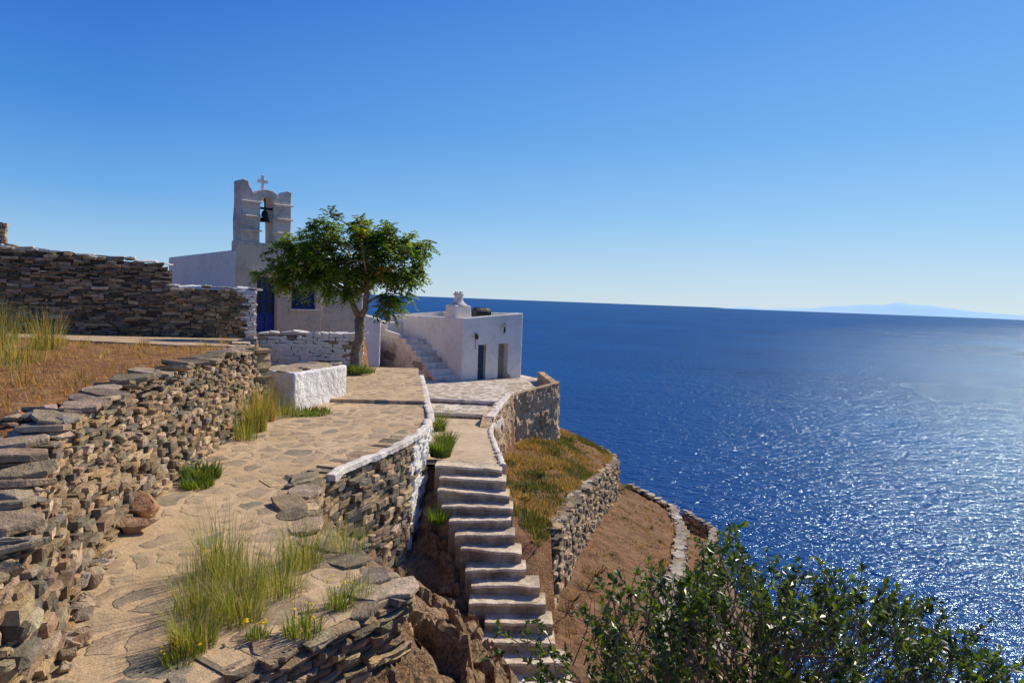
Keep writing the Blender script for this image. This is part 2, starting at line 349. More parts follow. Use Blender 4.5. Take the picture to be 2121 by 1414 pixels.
def stone_wall(name,pts,T=.4,label='',sl=(.14,.42),sh=(.045,.12),pal=PAL,colf=None,batter=.0,cap=None,capcol=PALG,capw=.1,big=0,depthj=.03,group=None,mat=None,cat='wall'):
    pl=PL(pts); mb=MB(); zmin=min(p[2] for p in pts); zmax=max(p[3] for p in pts)
    vs=[];fs=[];n=max(2,int(pl.L/.3))
    for i in range(n+1):
        q,d=pl.at(pl.L*i/n); nn=Vector((d.y,-d.x,0)); P=Vector((q[0],q[1],0)); b=batter*(q[3]-q[2])
        for off,z in ((-.05,q[2]-.1),(-.05-b,q[3]-.06),(-T+.05,q[3]-.06),(-T+.05,q[2]-.1)): w=P+nn*off; vs.append((w.x,w.y,z))
    for i in range(n):
        for k in range(3): a=i*4+k; fs.append((a,a+4,a+5,a+1))
    fs+=[(0,1,2,3),(n*4+3,n*4+2,n*4+1,n*4)]
    mb.add(vs,fs,(.08,.06,.04))
    z=zmin
    while z<zmax+.02:
        rel=(z-zmin)/max(.1,zmax-zmin)
        h=U(*sh)*(1+big*(1-rel)*U(0,1)); s=-U(0,.15)
        while s<pl.L:
            L=U(*sl)*(1+big*.4*(1-rel)); 
            if s+L>pl.L+.08: L=max(.1,pl.L-s+.03)
            q,d=pl.at(s+L/2); nn=Vector((d.y,-d.x,0)); zc=z+h/2+.03*N3(s*1.5,z*2)
            if zc>q[2]-.1 and zc+h*.4<q[3]+.03+.03*N3(s*2,3):
                col=jit(R.choice(pal),.35); 
                if colf: col=colf(q[0],q[1],zc,q,col)
                dj=U(-depthj,depthj)
                c=Vector((q[0],q[1],zc))+nn*(-T/2-batter*(zc-q[2])*.5+dj)
                stone(mb,c,d,nn,L*1.0-.008,h*1.02,T-batter*(zc-q[2])+U(-.02,.03),col)
            s+=L
        z+=h
    if cap:
        s=-.05
        while s<pl.L:
            L=U(*cap); q,d=pl.at(s+L/2); nn=Vector((d.y,-d.x,0)); h=U(.03,.06)
            W=T*U(.6,1.05)+capw; yaw=U(-.4,.4); d2=(d+nn*yaw).normalized(); n2=Vector((d2.y,-d2.x,0))
            c=Vector((q[0],q[1],q[3]+h/2+U(-.01,.03)))+nn*(-T/2-batter*(q[3]-q[2])*.5+capw*.3+U(-.10,.10))
            col=jit(R.choice(capcol)); 
            if colf: col=colf(q[0],q[1],q[3]+.2,q,col)
            slab(mb,c,d2,n2,L*U(.95,1.1),W,h,col); s+=L*U(.8,1.0)
    return mk(name,mb,mat or STONE,label=label,cat=cat,group=group)
def slab(mb,c,a,n,L,W,h,col):
    k=R.randint(7,10); pts=[]
    for i in range(k):
        an=2*math.pi*i/k+U(-.2,.2); x=math.cos(an); y=math.sin(an); m=max(abs(x),abs(y))**.7
        pts.append((x/m*.5*U(.82,1.1),y/m*.5*U(.82,1.1)))
    vs=[];tx,ty=U(-.07,.07),U(-.07,.07)
    for s,dz in ((.96,.5),(1,.3),(1,-.35),(.93,-.5)):
        for x,y in pts: vs.append(c+a*(x*L*s)+n*(y*W*s)+Vector((0,0,dz*h+x*tx+y*ty+U(-.004,.004))))
    fs=[tuple(range(k))]+[tuple(range(4*k-1,3*k-1,-1))]
    for r in range(3):
        for i in range(k): fs.append((r*k+i,r*k+k+i,r*k+k+(i+1)%k,r*k+(i+1)%k))
    mb.add(vs,fs,col)
stone_wall('stone_retaining_wall',[(-2.6,2.2,-2.6,-2.1),(-2.75,4.1,-2.6,-1.8),(-3.1,4.9,-2.6,-1.55),(-3.45,5.6,-2.6,-1.36),(-3.65,6.1,-2.6,-1.22),(-4.1,8.1,-2.6,-1.15),(-4.55,11,-2.6,-1.17),(-4.95,14.25,-2.6,-1.22)],T=.55,
  label='long sunlit dry stone retaining wall beside the path',sl=(.07,.26),sh=(.018,.06),batter=.18,cap=(.16,.36),big=.8,depthj=.055,capw=.0,capcol=[(.35,.27,.17),(.42,.31,.19),(.30,.23,.14),(.46,.34,.22)])
stone_wall('stone_retaining_wall',[(-4.95,14.3,-2.6,-1.2),(-5.6,14.75,-2.6,-1.22),(-6.6,17.6,-2.6,-1.35),(-8.1,22.3,-2.6,-1.55)],T=.4,label='dry stone wall end behind the white bench')
stone_wall('tall_stone_wall',[(-22,17.5,-1.4,1.35),(-14.7,20,-1.4,1.0),(-13,20.9,-1.5,.85),(-11.0,22.0,-1.6,.72),(-10.8,22.1,-1.6,.45)],T=.5,label='tall dark dry stone wall with whitewashed top',
  sl=(.15,.5),sh=(.05,.11),colf=lambda x,y,z,q,c:(.72,.7,.66) if z>q[3]-.05 and N3(x*2,y*2,z)>-.25 else tuple(k*.85 for k in c),depthj=.08,cap=(.3,.6),capw=.0)
stone_wall('stone_pillar',[(-15.15,20.3,.9,1.72),(-14.85,20.45,.9,1.70)],T=.3,label='small stacked stone pillar on the tall wall',sl=(.2,.4),sh=(.06,.12),cat='pillar')
stone_wall('low_stone_wall',[(-10.85,21.9,-1.7,.0),(-9.6,22.6,-1.7,.0),(-8.55,23.2,-1.75,-.02)],T=.45,label='dark stone wall with white top and white end',
  colf=lambda x,y,z,q,c:(.75,.74,.70) if (z>q[3]-.08 or x>-8.85) else tuple(k*.85 for k in c),depthj=.05,cap=(.25,.5),capw=.0)
def wf(x,y,z,q,c): return tuple(k*.9 for k in c) if N3(x*3,y*3,z*5)>.40 else (.74,.71,.66)
stone_wall('whitewashed_stone_wall',[(-8.1,22.35,-2.5,-1.38),(-6.3,22.6,-2.5,-1.36),(-4.9,22.9,-2.5,-1.33)],T=.45,label='low whitewashed stone wall in front of the chapel',colf=wf,sl=(.2,.45),sh=(.08,.16),depthj=.02,cap=(.3,.6),capcol=[(.7,.68,.64)],capw=0,mat=WSTONE)
EDGE=[(-2.36,9.3),(-2.29,9.9),(-1.9,11),(-1.62,12.3),(-1.55,13.4),(-1.6,14.4),(-1.87,16),(-2.3,18.8),(-2.77,21.7)]
stone_wall('curved_stone_wall',[(-3.0,8.75,-3.3,-2.49),(-2.45,9.2,-3.7,-2.48)]+[(x,y,float(I(y,[9,11,12.3],[-3.7,-4.6,-4.8])),-2.49) for x,y in EDGE[1:3]]+[(-1.66,12.12,-4.8,-2.49)],T=.45,
  label='curved dry stone retaining wall under the path edge',sl=(.12,.38),sh=(.04,.11),big=.5,depthj=.05)
stone_wall('whitewashed_wall_face',[(-1.67,12.14,-4.8,-2.54),(-1.57,13.4,-4.6,-2.54),(-1.62,14.4,-4.1,-2.54),(-1.89,16,-4.1,-2.54),(-2.32,18.8,-4.1,-2.54),(-2.79,21.7,-4.1,-2.54)],T=.3,
  label='whitewashed stone face of the curved path wall',sl=(.15,.4),sh=(.06,.13),depthj=.03,colf=lambda x,y,z,q,c:(c if N3(x*4,y*2,z*3)>.38 else (.76,.73,.68)),mat=WSTONE)
def strip(name,pts,w,h,mat,label,cat='kerb',drop=.05,var=1.):
    pl=PL(pts); mb=MB(); n=int(pl.L/.08)+1; vs=[];fs=[]
    for i in range(n+1):
        q,d=pl.at(pl.L*i/n); nn=Vector((d.y,-d.x,0)); P=Vector((q[0],q[1],0)); ww=w*(1+var*(.4*N3(i*.3,7)+.15*N3(i*1.1,3))); hh=h*(1+var*.5*N3(i*.35,2)); dr=drop*(1+1.0*N3(i*.4,12))
        o=.05*N3(i*.3,4)*var
        for off,z in ((o,q[2]-dr),(o,q[2]+hh*.7),(o-.03,q[2]+hh),(o-ww+.03,q[2]+hh),(o-ww,q[2]+hh*.7),(o-ww,q[2]-.06)): W=P+nn*off; vs.append((W.x,W.y,z))
    for i in range(n):
        for k in range(5): a=i*6+k; fs.append((a,a+6,a+7,a+1))
    fs+=[(0,1,2,3,4,5),tuple(n*6+k for k in (5,4,3,2,1,0))]
    mb.add(vs,fs); return mk(name,mb,mat,label=label,cat=cat,smooth=False)
strip('white_kerb',[(x+.05,y,-2.48) for x,y in EDGE],.14,.035,WHITE2,'uneven whitewashed kerb capping the curved path edge',drop=.05,var=1.)
strip('white_kerb',[(lowR(y)+.06,y,lowz(y)) for y in (13.45,15,17,19,21,22.9)],.11,.05,WHITE2,'whitewashed kerb along the lower ramp',drop=.2)
strip('white_kerb',[(-.3,25.0,-3.70),(-1.5,25.1,-3.70),(-3.15,25.25,-3.70)],.12,.05,WHITE,'white painted step edge on the terrace')
strip('white_kerb',[(-.68,22.95,-3.84),(-1.8,23.0,-3.84),(-2.95,23.05,-3.84)],.12,.05,WHITE,'white painted lower step edge')
stone_wall('terrace_edge_wall',[(-1.98,2.9,-4.2,-2.57),(-1.98,3.9,-4.2,-2.57),(-1.78,4.25,-4.1,-2.55),(-1.0,5.4,-3.95,-2.54),(-.78,5.75,-3.9,-2.53),(-.85,6.05,-3.8,-2.53),(-1.35,6.65,-3.5,-2.54),(-2.05,7.55,-3.4,-2.52),(-2.3,8.3,-3.4,-2.5),(-2.42,9.1,-3.6,-2.48)],T=.4,
  label='continuous low dry stone terrace edge with long flat slabs',cap=(.28,.6),sl=(.10,.34),sh=(.025,.065),pal=PALG+PAL[:3],depthj=.05,capw=.06,capcol=[(.42,.32,.20),(.36,.27,.17),(.47,.36,.23),(.30,.25,.17)])
def tw(name,ys,Wy,Wx,base,rel,label,cap=(.25,.5),cc=[(.5,.47,.4),(.38,.33,.26),(.3,.26,.2)],T=.4):
    pts=[]
    for y in ys:
        x=float(I(y,Wy,Wx)); zt=z1(x,y)+base; pts.append((x+.1,y,zt-rel,zt+.05+.05*N3(y*.7,2)))
    return stone_wall(name,pts,T=T,label=label,sl=(.12,.4),sh=(.05,.13),cap=cap,capcol=cc,depthj=.08,capw=0)
tw('hillside_terrace_wall',[13.5,15,16,17.5,19.2,21,22.5,24,26,28,29.8,31,31.5,32.6],W1Y,W1X,0,1.7,'curving dry stone terrace wall on the hillside',cc=PAL[:6]+[(.45,.4,.33)],T=.28)
tw('hillside_terrace_wall',[13,16.4,20.8,24,27.3,30,32.4,33.2,34.1],W2Y,W2X,-1.32,1.6,'low terrace wall with pale cap stones',T=.42,cc=[(.50,.45,.37),(.42,.36,.28),(.34,.29,.22)])
tw('hillside_terrace_wall',[18,22,29,35,39.7,42],W3Y,W3X,-2.65,1.6,'lowest terrace wall above the sea cliff')
# ------------------------------------------------------------------ rendered parapet
def prism_path(mb,pts,T):
    pl=PL(pts); n=int(pl.L/.08)+2; vs=[];fs=[]; K=26; M=K+3
    for i in range(n+1):
        q,d=pl.at(pl.L*i/n); nn=Vector((d.y,-d.x,0)); P=Vector((q[0],q[1],0)); H=q[3]-q[2]
        for k in range(K+1):
            z=q[2]+H*k/K; o=.10*(1-k/K)*1.5+.09*N3(q[0]*2,q[1]*2,z*2)+.07*N3(q[0]*6,q[1]*6,z*6)+.05*N3(q[0]*13,q[1]*13,z*13); W=P+nn*o; vs.append((W.x,W.y,z+(.05*N3(i*.3,1) if k==K else 0)))
        W=P-nn*T; vs.append((W.x,W.y,q[3])); vs.append((W.x,W.y,q[2]))
    for i in range(n):
        for k in range(M-1): a=i*M+k; fs.append((a,a+M,a+M+1,a+1))
    fs+=[tuple(range(M)),tuple(n*M+k for k in range(M-1,-1,-1))]
    mb.add(vs,fs)
mb=MB(); prism_path(mb,[(-.55,20.3,-5.6,-3.75),(-.5,21.2,-5.6,-3.55),(.15,26.2,-6.0,-3.46)],.3)
mk('rendered_terrace_wall',mb,RENDERW,label='rough brown rendered wall holding up the terrace',cat='wall')
mb=MB(); prism_path(mb,[(.2,26.1,-6.1,-3.55),(1.9,27.9,-6.3,-3.28),(1.95,28.1,-6.3,-3.26)],.28); prism_path(mb,[(1.9,28.12,-6.3,-3.26),(1.5,32,-6.3,-3.26)],.28)
mk('terrace_parapet',mb,RENDERW,label='rough rendered parapet at the corner of the terrace',cat='wall')
strip('white_kerb',[(-.45,21.0,-3.6),(-.2,23.4,-3.53),(.12,25.9,-3.49)],.26,.05,WHITE2,'flaking white coping on the terrace wall')
# ------------------------------------------------------------------ stairs
mb=MB(); NS=16
for i in range(NS):
    y1=13.4-i*.265; y0=y1-.265; z=-3.19-i*.176+U(-.02,.02)
    if i==0: z=-3.21
    xl=lambda y: float(I(y,SLY,SLX)); xr=lambda y: float(I(y,SLY,SRX))
    a,b_=xl(y1)+U(-.12,.04),xr(y1)+U(-.06,.12); sk=U(-.09,.09); tl=U(-.03,.03)
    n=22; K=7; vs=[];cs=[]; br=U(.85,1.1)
    for j in range(n+1):
        t=j/n; x=a+(b_-a)*t; w=.045*N3(x*3,i*3.1)+.022*N3(x*9,i*5.1); cz=tl*(t-.5)*2+.012*N3(x*4,i*2.2)-.02*max(0,abs(t-.5)*2-.9)*4
        e=y0+sk*(t-.5)+w; g=1+.5*N3(x*3,i*1.7)+.3*N3(x*8,i*2.9); wh=1.0+.3*N3(x*2.5,i*4.7)
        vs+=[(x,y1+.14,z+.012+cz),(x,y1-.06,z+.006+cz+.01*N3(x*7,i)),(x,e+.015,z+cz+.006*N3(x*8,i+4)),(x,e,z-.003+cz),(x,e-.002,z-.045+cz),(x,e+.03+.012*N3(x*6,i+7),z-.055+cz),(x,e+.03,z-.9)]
        cs+=[(.65*br,)*3,(.98*br,.96*br,.92*br),(1.12*br*wh,)*3,(1.15*wh,)*3,(1.1*wh,)*3,(.66*g,.64*g,.60*g),(.45,)*3]  # shade put into riser colour, sunlight into treads; whitewashed edges paler still
    fs=[]
    for j in range(n):
        for k in range(K-1): q=j*K+k; fs.append((q,q+1,q+K+1,q+K))
    fs+=[tuple(range(K-1,-1,-1)),tuple(n*K+k for k in range(K))]
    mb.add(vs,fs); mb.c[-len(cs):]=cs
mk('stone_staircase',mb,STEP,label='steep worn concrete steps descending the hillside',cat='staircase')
# ------------------------------------------------------------------ building tools
class Fr:
    def __init__(s,o,e1,e2): s.o=Vector((*o,0)); s.e1=Vector((*e1,0)).normalized(); s.e2=Vector((*e2,0)).normalized()
    def __call__(s,a,b,z): return s.o+s.e1*a+s.e2*b+Vector((0,0,z))
def hexa(F,a0,a1,b0,b1,z0,z1,tops=None):
    t=tops or [z1]*4
    return [F(a0,b0,z0),F(a1,b0,z0),F(a1,b1,z0),F(a0,b1,z0),F(a0,b0,t[0]),F(a1,b0,t[1]),F(a1,b1,t[2]),F(a0,b1,t[3])],[(3,2,1,0),(4,5,6,7),(0,1,5,4),(1,2,6,5),(2,3,7,6),(3,0,4,7)]
def solid(name,vf,mat,parent,cut=[],bevel=.05,label=None,F=None):
    bm=bmesh.new(); vs=[bm.verts.new(v) for v in vf[0]]
    for f in vf[1]: bm.faces.new([vs[i] for i in f])
    bmesh.ops.recalc_face_normals(bm,faces=bm.faces)
    if bevel: bmesh.ops.bevel(bm,geom=list(bm.edges),offset=bevel,segments=3,profile=.5,affect='EDGES')
    me=bpy.data.meshes.new(name); bm.to_mesh(me); bm.free()
    ob=bpy.data.objects.new(name,me); COL.objects.link(ob)
    if cut:
        cs=[]
        for c in cut:
            cm=bpy.data.meshes.new('c'); cm.from_pydata([tuple(v) for v in c[0]],[],c[1]); 
            b2=bmesh.new(); b2.from_mesh(cm); bmesh.ops.recalc_face_normals(b2,faces=b2.faces); b2.to_mesh(cm); b2.free()
            co=bpy.data.objects.new('c',cm); COL.objects.link(co); cs.append(co)
            m=ob.modifiers.new('x','BOOLEAN'); m.object=co; m.operation='DIFFERENCE'; m.solver='EXACT'
        bpy.context.view_layer.update(); dg=bpy.context.evaluated_depsgraph_get()
        me2=bpy.data.meshes.new_from_object(ob.evaluated_get(dg)); ob.modifiers.clear(); ob.data=me2; me2.name=name
        for c in cs: bpy.data.objects.remove(c,do_unlink=True)
    me=ob.data; me.materials.clear(); me.materials.append(mat)
    o=Vector(parent['origin_w']) if parent else Vector((0,0,0))
    a=np.array([v.co[:] for v in me.vertices]); c=Vector(((a[:,0].min()+a[:,0].max())/2,(a[:,1].min()+a[:,1].max())/2,a[:,2].min()))
    me.transform(Matrix.Translation(-c)); ob['origin_w']=list(c)
    if parent: ob.parent=parent
    ob.location=c-o
    if label: ob['label']=label
    return ob
def extr(F,poly,b0,b1,axis='a'):
    n=len(poly)
    if axis=='a': vs=[F(a,b0,z) for a,z in poly]+[F(a,b1,z) for a,z in poly]
    else: vs=[F(b0,a,z) for a,z in poly]+[F(b1,a,z) for a,z in poly]
    return vs,[tuple(range(n)),tuple(range(2*n-1,n-1,-1))]+[(i,i+n,(i+1)%n+n,(i+1)%n) for i in range(n)]
def ext_part(name,F,poly,b0,b1,mat,parent,axis='a',bevel=.03,label=None):
    vf=extr(F,poly,b0,b1,axis); bm=bmesh.new(); vs=[bm.verts.new(v) for v in vf[0]]
    for f in vf[1]: bm.faces.new([vs[i] for i in f])
    bmesh.ops.recalc_face_normals(bm,faces=bm.faces); me=bpy.data.meshes.new(name); bm.to_mesh(me); bm.free(); mb=MB()
    mb.v=[tuple(v.co) for v in me.vertices]; mb.f=[tuple(p.vertices) for p in me.polygons]; mb.c=[(1,1,1)]*len(mb.v)
    return mk(name,mb,mat,parent=parent,bevel=bevel,label=label)
# ------------------------------------------------------------------ chapel
C=Fr((-10.33,26),(.72,.69),(-.69,.72))
ch=empty('chapel',C(0,0,-1.6),'whitewashed chapel with bell tower and blue door','chapel')
op=[hexa(C,.8,1.62,-.3,.28,-1.62,.50),hexa(C,2.2,3.25,-.3,.2,-.70,.15)]
solid('wall',hexa(C,0,3.5,0,7.4,-2.2,1.46,[1.46,1.46,1.30,1.30]),WHITE,ch,op,.06)
solid('facade',hexa(C,.01,3.49,-.05,.0,-2.2,1.70),FACADE,ch,op,.01,label='cream grey rough plastered front')
ext_part('parapet',C,[(0,1.38),(3.5,1.38),(3.5,1.74),(0,1.80)],-.03,.42,TOWER,ch)
pz=1.74
bp=[(0,0),(.72,0),(.71,.46),(.73,.98),(.72,1.45),(.75,1.6),(.83,1.72),(.98,1.77),(1.13,1.72),(1.22,1.6),(1.25,1.45),(1.24,.9),(1.26,.4),(1.25,0),(1.97,0),(1.95,.5),(1.98,1.0),(1.95,1.55),(1.97,2.08),(1.80,2.12),(1.70,1.95),(1.55,1.83),(1.42,1.82),(1.36,1.97),(1.2,2.04),(.97,2.07),(.78,2.04),(.62,1.97),(.54,1.84),(.42,1.94),(.31,2.12),(.24,2.30),(.05,2.34),(0,2.3),(.02,1.55),(-.02,.9)]
BA=.2
ext_part('bell_tower',C,[(a+BA,z+pz) for a,z in bp],.02,.78,TOWER,ch,bevel=.03)
for z in (.45,.98,1.52):
    for a0,a1 in ((-.03,.76),(1.21,2.01)):
        mb=MB(); vs,fs=hexa(C,a0+BA,a1+BA,-.08,.03,pz+z,pz+z+.06,[pz+z+.04,pz+z+.05,pz+z+.07,pz+z+.06]); mb.add(vs,fs); mk('ledge',mb,WHITE2,parent=ch,bevel=.015)
cr=[(-.05,0),(.05,0),(.04,.3),(.2,.28),(.2,.42),(.045,.4),(.05,.58),(-.05,.58),(-.045,.4),(-.2,.42),(-.2,.28),(-.04,.3)]
ext_part('cross',C,[(a+.93+BA,z+pz+2.04) for a,z in cr],.3,.4,WHITE,ch,bevel=.01)
def lathe(mb,c,prof,n=16,ax=None,col=(1,1,1)):
    vs=[];fs=[]
    for r,h in prof:
        for i in range(n):
            t=2*math.pi*i/n
            if ax is None: vs.append((c[0]+r*math.cos(t),c[1]+r*math.sin(t),c[2]+h))
            else:
                s=Vector((-ax.y,ax.x,0)); p=Vector(c)+ax*h+s*(r*math.cos(t))+Vector((0,0,r*math.sin(t))); vs.append(tuple(p))
    for k in range(len(prof)-1):
        for i in range(n): fs.append((k*n+i,k*n+(i+1)%n,(k+1)*n+(i+1)%n,(k+1)*n+i))
    fs+=[tuple(range(n-1,-1,-1)),tuple((len(prof)-1)*n+i for i in range(n))]
    mb.add(vs,fs,col)
mb=MB(); lathe(mb,C(.95+BA,.15,pz+.85),[(.21,0),(.20,.03),(.16,.1),(.13,.25),(.11,.38),(.05,.44),(.03,.46),(.03,.9)])
vs,fs=hexa(C,.73+BA,1.24+BA,.1,.2,pz+1.32,pz+1.4); mb.add(vs,fs)
mk('bell',mb,IRON,parent=ch,smooth=False)
dr=solid('door',hexa(C,.8,1.62,.2,.25,-1.62,.50),BLUE,ch,[],.005)
for a0,a1 in ((.84,1.19),(1.23,1.58)):
    mb=MB(); vs,fs=hexa(C,a0,a1,.17,.2,-1.55,-.95); mb.add(vs,fs); mk('panel',mb,BLUE,parent=dr,bevel=.008)
    mb=MB(); vs,fs=hexa(C,a0+.03,a1-.03,.19,.196,-.86,.42); mb.add(vs,fs); mk('door_glass',mb,GLASS,parent=dr)
    for z0 in (-.45,0):
        mb=MB(); vs,fs=hexa(C,a0,a1,.17,.195,z0,z0+.03); mb.add(vs,fs); mk('glazing_bar',mb,BLUE,parent=dr)
wn=solid('window',hexa(C,2.2,3.25,.12,.16,-.70,.15),GLASS,ch,[],0)
mb=MB()
for a0,a1,z0,z1_ in ((2.2,3.25,.07,.15),(2.2,3.25,-.7,-.62),(2.2,2.27,-.7,.15),(3.18,3.25,-.7,.15),(2.68,2.76,-.7,.15),(2.2,3.25,-.32,-.28),(2.44,2.48,-.7,.15),(2.96,3.0,-.7,.15)):
    vs,fs=hexa(C,a0,a1,.07,.115+U(0,.003),z0,z1_); mb.add(vs,fs)
mk('window_frame',mb,BLUE,parent=wn)
ext_part('sill',C,[(2.1,-.78),(3.35,-.78),(3.35,-.71),(2.1,-.71)],-.11,-.05,FACADE,ch,bevel=.01)
ext_part('hood',C,[(.55,.66),(1.8,.66),(1.8,.72),(.55,.74)],-.26,-.04,FACADE,ch,bevel=.02)
solid('annex',hexa(C,3.46,5.5,.06,5,-2.6,.3),FACADE,ch,[],.07,label='lower cream plastered annex')
solid('buttress',hexa(C,5.45,6.6,.3,4,-3.2,-.95,[-.8,-1.05,-1.05,-.8]),WHITE,ch,[],.08,label='low whitewashed end block')
# ------------------------------------------------------------------ house
H=Fr((-2.2,31),(.8,.6),(-.6,.8))
ho=empty('house',H(0,0,-3.72),'flat-roofed whitewashed house with outside stairs','house')
solid('wall',hexa(H,0,3.36,0,7.2,-4.6,-.9,[-.9,-.62,-.8,-1.05]),WHITE,ho,
  [hexa(H,.85,1.28,-.3,.3,-3.76,-2.1),hexa(H,1.98,2.55,-.3,.45,-4.0,-2.05),hexa(H,.22,3.12,.22,6.9,-1.12,0)],.06)
solid('door',hexa(H,.85,1.28,.16,.2,-3.76,-2.1),SLATEBLUE,ho,[],.004,label='narrow faded blue door')
d2=solid('door',hexa(H,1.98,2.55,.36,.4,-4.0,-2.05),GREYP,ho,[],.004,label='grey recessed door')
mb=MB()
for a0,a1,z0,z1_ in ((.78,.85,-3.76,-2.03),(1.28,1.35,-3.76,-2.03),(.85,1.28,-2.1,-2.03)):
    vs,fs=hexa(H,a0,a1,-.02,.1,z0,z1_); mb.add(vs,fs)
mk('door_frame',mb,WHITE,parent=ho,bevel=.008)
n=7; rise=(3.72-2.05)/n; run=3.4/n
poly=[(.25,-4.6)]; z=-3.72
for i in range(n): poly+=[(.25+run*i,z+rise*i),(.25+run*i,z+rise*(i+1))]
poly=[poly[0]]+poly[2:]+[(7.3,-2.05),(7.3,-4.6)]
ext_part('steps',H,poly,-1.1,.02,WHITE2,ho,axis='b',bevel=.025)
solid('landing_parapet',hexa(H,-1.12,-.92,3.9,5.5,-2.1,-1.7,[-1.86,-1.86,-1.74,-1.74]),WHITE,ho,[],.04)
solid('landing_parapet',hexa(H,-1.12,-.92,5.5,7.3,-2.1,-1.4,[-1.5,-1.5,-1.36,-1.36]),WHITE,ho,[],.04)
solid('landing_parapet',hexa(H,-.9,.0,5.6,7.3,-2.1,-1.35),WHITE,ho,[],.05)
def scar(F,aorb,c,z,rx,rz,fix):
    pts=[];k=28
    for i in range(k):
        t=2*math.pi*i/k; r=1+.6*N3(math.cos(t)*1.7+c,math.sin(t)*1.7+z)+.3*N3(math.cos(t)*5+c,math.sin(t)*5); pts.append((c+rx*r*math.cos(t),z+rz*r*math.sin(t)))
    mb=MB(); vs=[F(fix,p,q) for p,q in pts] if aorb=='b' else [F(p,fix,q) for p,q in pts]; mb.add(vs,[tuple(range(k))]); mk('bare_plaster',mb,GREYP,parent=ho)
scar(H,'b',4.9,-2.95,.8,.22,-1.104); scar(H,'b',2.0,-3.15,.6,.17,-1.104); scar(H,'a',2.6,-3.75,.12,.3,-.004); scar(H,'b',.9,-3.65,.22,.10,-1.104)
chm=solid('chimney',hexa(H,.1,1.0,.9,1.7,-1.15,-.36),WHITE,ho,[],.06)
mb=MB(); c=H(.55,1.3,0); lathe(mb,(c.x,c.y,-.42),[(.46,0),(.42,.08),(.27,.2),(.20,.3),(.19,.48),(.24,.52),(.25,.58),(.2,.62),(.13,.62),(.12,.5)],14)
mk('chimney_pot',mb,WHITE2,parent=chm,smooth=True)
for i in range(4):
    mb=MB(); t=math.pi*i/2+.5; vs,fs=hexa(Fr((c.x+.16*math.cos(t),c.y+.16*math.sin(t)),(1,0),(0,1)),-.04,.04,-.04,.04,.19,.27); mb.add(vs,fs); mk('chimney_crown',mb,WHITE2,parent=chm)
mb=MB(); lathe(mb,H(1.35,1.2,-.72),[(.2,0),(.29,.05),(.30,.2),(.31,.22),(.30,.24),(.30,.55),(.31,.57),(.30,.6),(.29,.8),(.2,.85)],18,ax=H.e1)
mk('water_tank',mb,BLACK,label='black plastic water tank lying on the flat house roof',cat='tank')
k=20; ring=[]
for r,dd in ((1,0.0),(.8,-.03),(.62,0.0),(.5,.01)):
    for i in range(k): t=2*math.pi*i/k; ring.append(H(2.25+.2*r*math.cos(t),-.02+dd*.6,-1.42+.31*r*math.sin(t)))
mb=MB(); fs=[(q*k+i,q*k+(i+1)%k,(q+1)*k+(i+1)%k,(q+1)*k+i) for q in range(3) for i in range(k)]; mb.add(ring,fs)
mk('oval_moulding',mb,WHITE2,parent=ho)
mb=MB(); vs=[H(2.29+.06*math.cos(2*math.pi*i/8),-.012,-1.42+.2*math.sin(2*math.pi*i/8)) for i in range(8)]; mb.add(vs,[tuple(range(8))]); mk('plaque',mb,DARK,parent=ho)
mb=MB(); lathe(mb,H(.68,-.12,-1.85),[(.02,0),(.07,.05),(.09,.18),(.03,.25)],8); vs,fs=hexa(H,.66,.70,-.14,.0,-1.62,-1.58); mb.add(vs,fs); vs,fs=hexa(H,.69,.71,-.01,.0,-2.3,-1.6); mb.add(vs,fs); mk('wall_lamp',mb,DARK,parent=ho)
# ------------------------------------------------------------------ white bench
bn=empty('bench',(-4.7,15.7,-2.5),'whitewashed masonry bench with brown slab top','bench')
def quadpr(pts,z0,z1_): 
    n=len(pts); return [Vector((x,y,z0)) for x,y in pts]+[Vector((x,y,z1_)) for x,y in pts],[tuple(range(n-1,-1,-1)),tuple(range(n,2*n))]+[(i,(i+1)%n,(i+1)%n+n,i+n) for i in range(n)]
WBR=m_plaster('lumpy_whitewash',(.82,.79,.74),(.50,.45,.38),.45,.12,.1)
solid('base',quadpr([(-4.5,14.5),(-3.9,16.6),(-4.85,16.95),(-5.4,14.95)],-2.6,-1.70),WBR,bn,[],.05)
mb=MB()
for i in range(5):
    for j in range(2):
        t=(i+.5)/5; p=Vector((-4.5,14.5,0)).lerp(Vector((-3.9,16.6,0)),t); q=Vector((-5.4,14.95,0)).lerp(Vector((-4.85,16.95,0)),t); c=p.lerp(q,.29+.42*j)
        slab(mb,Vector((c.x,c.y,-1.69+U(0,.008))),Vector((.27,.96,0)),Vector((.96,-.27,0)),.45,.46,.03,jit((.46,.36,.25),.12))
mk('slab_top',mb,STONE,parent=bn)
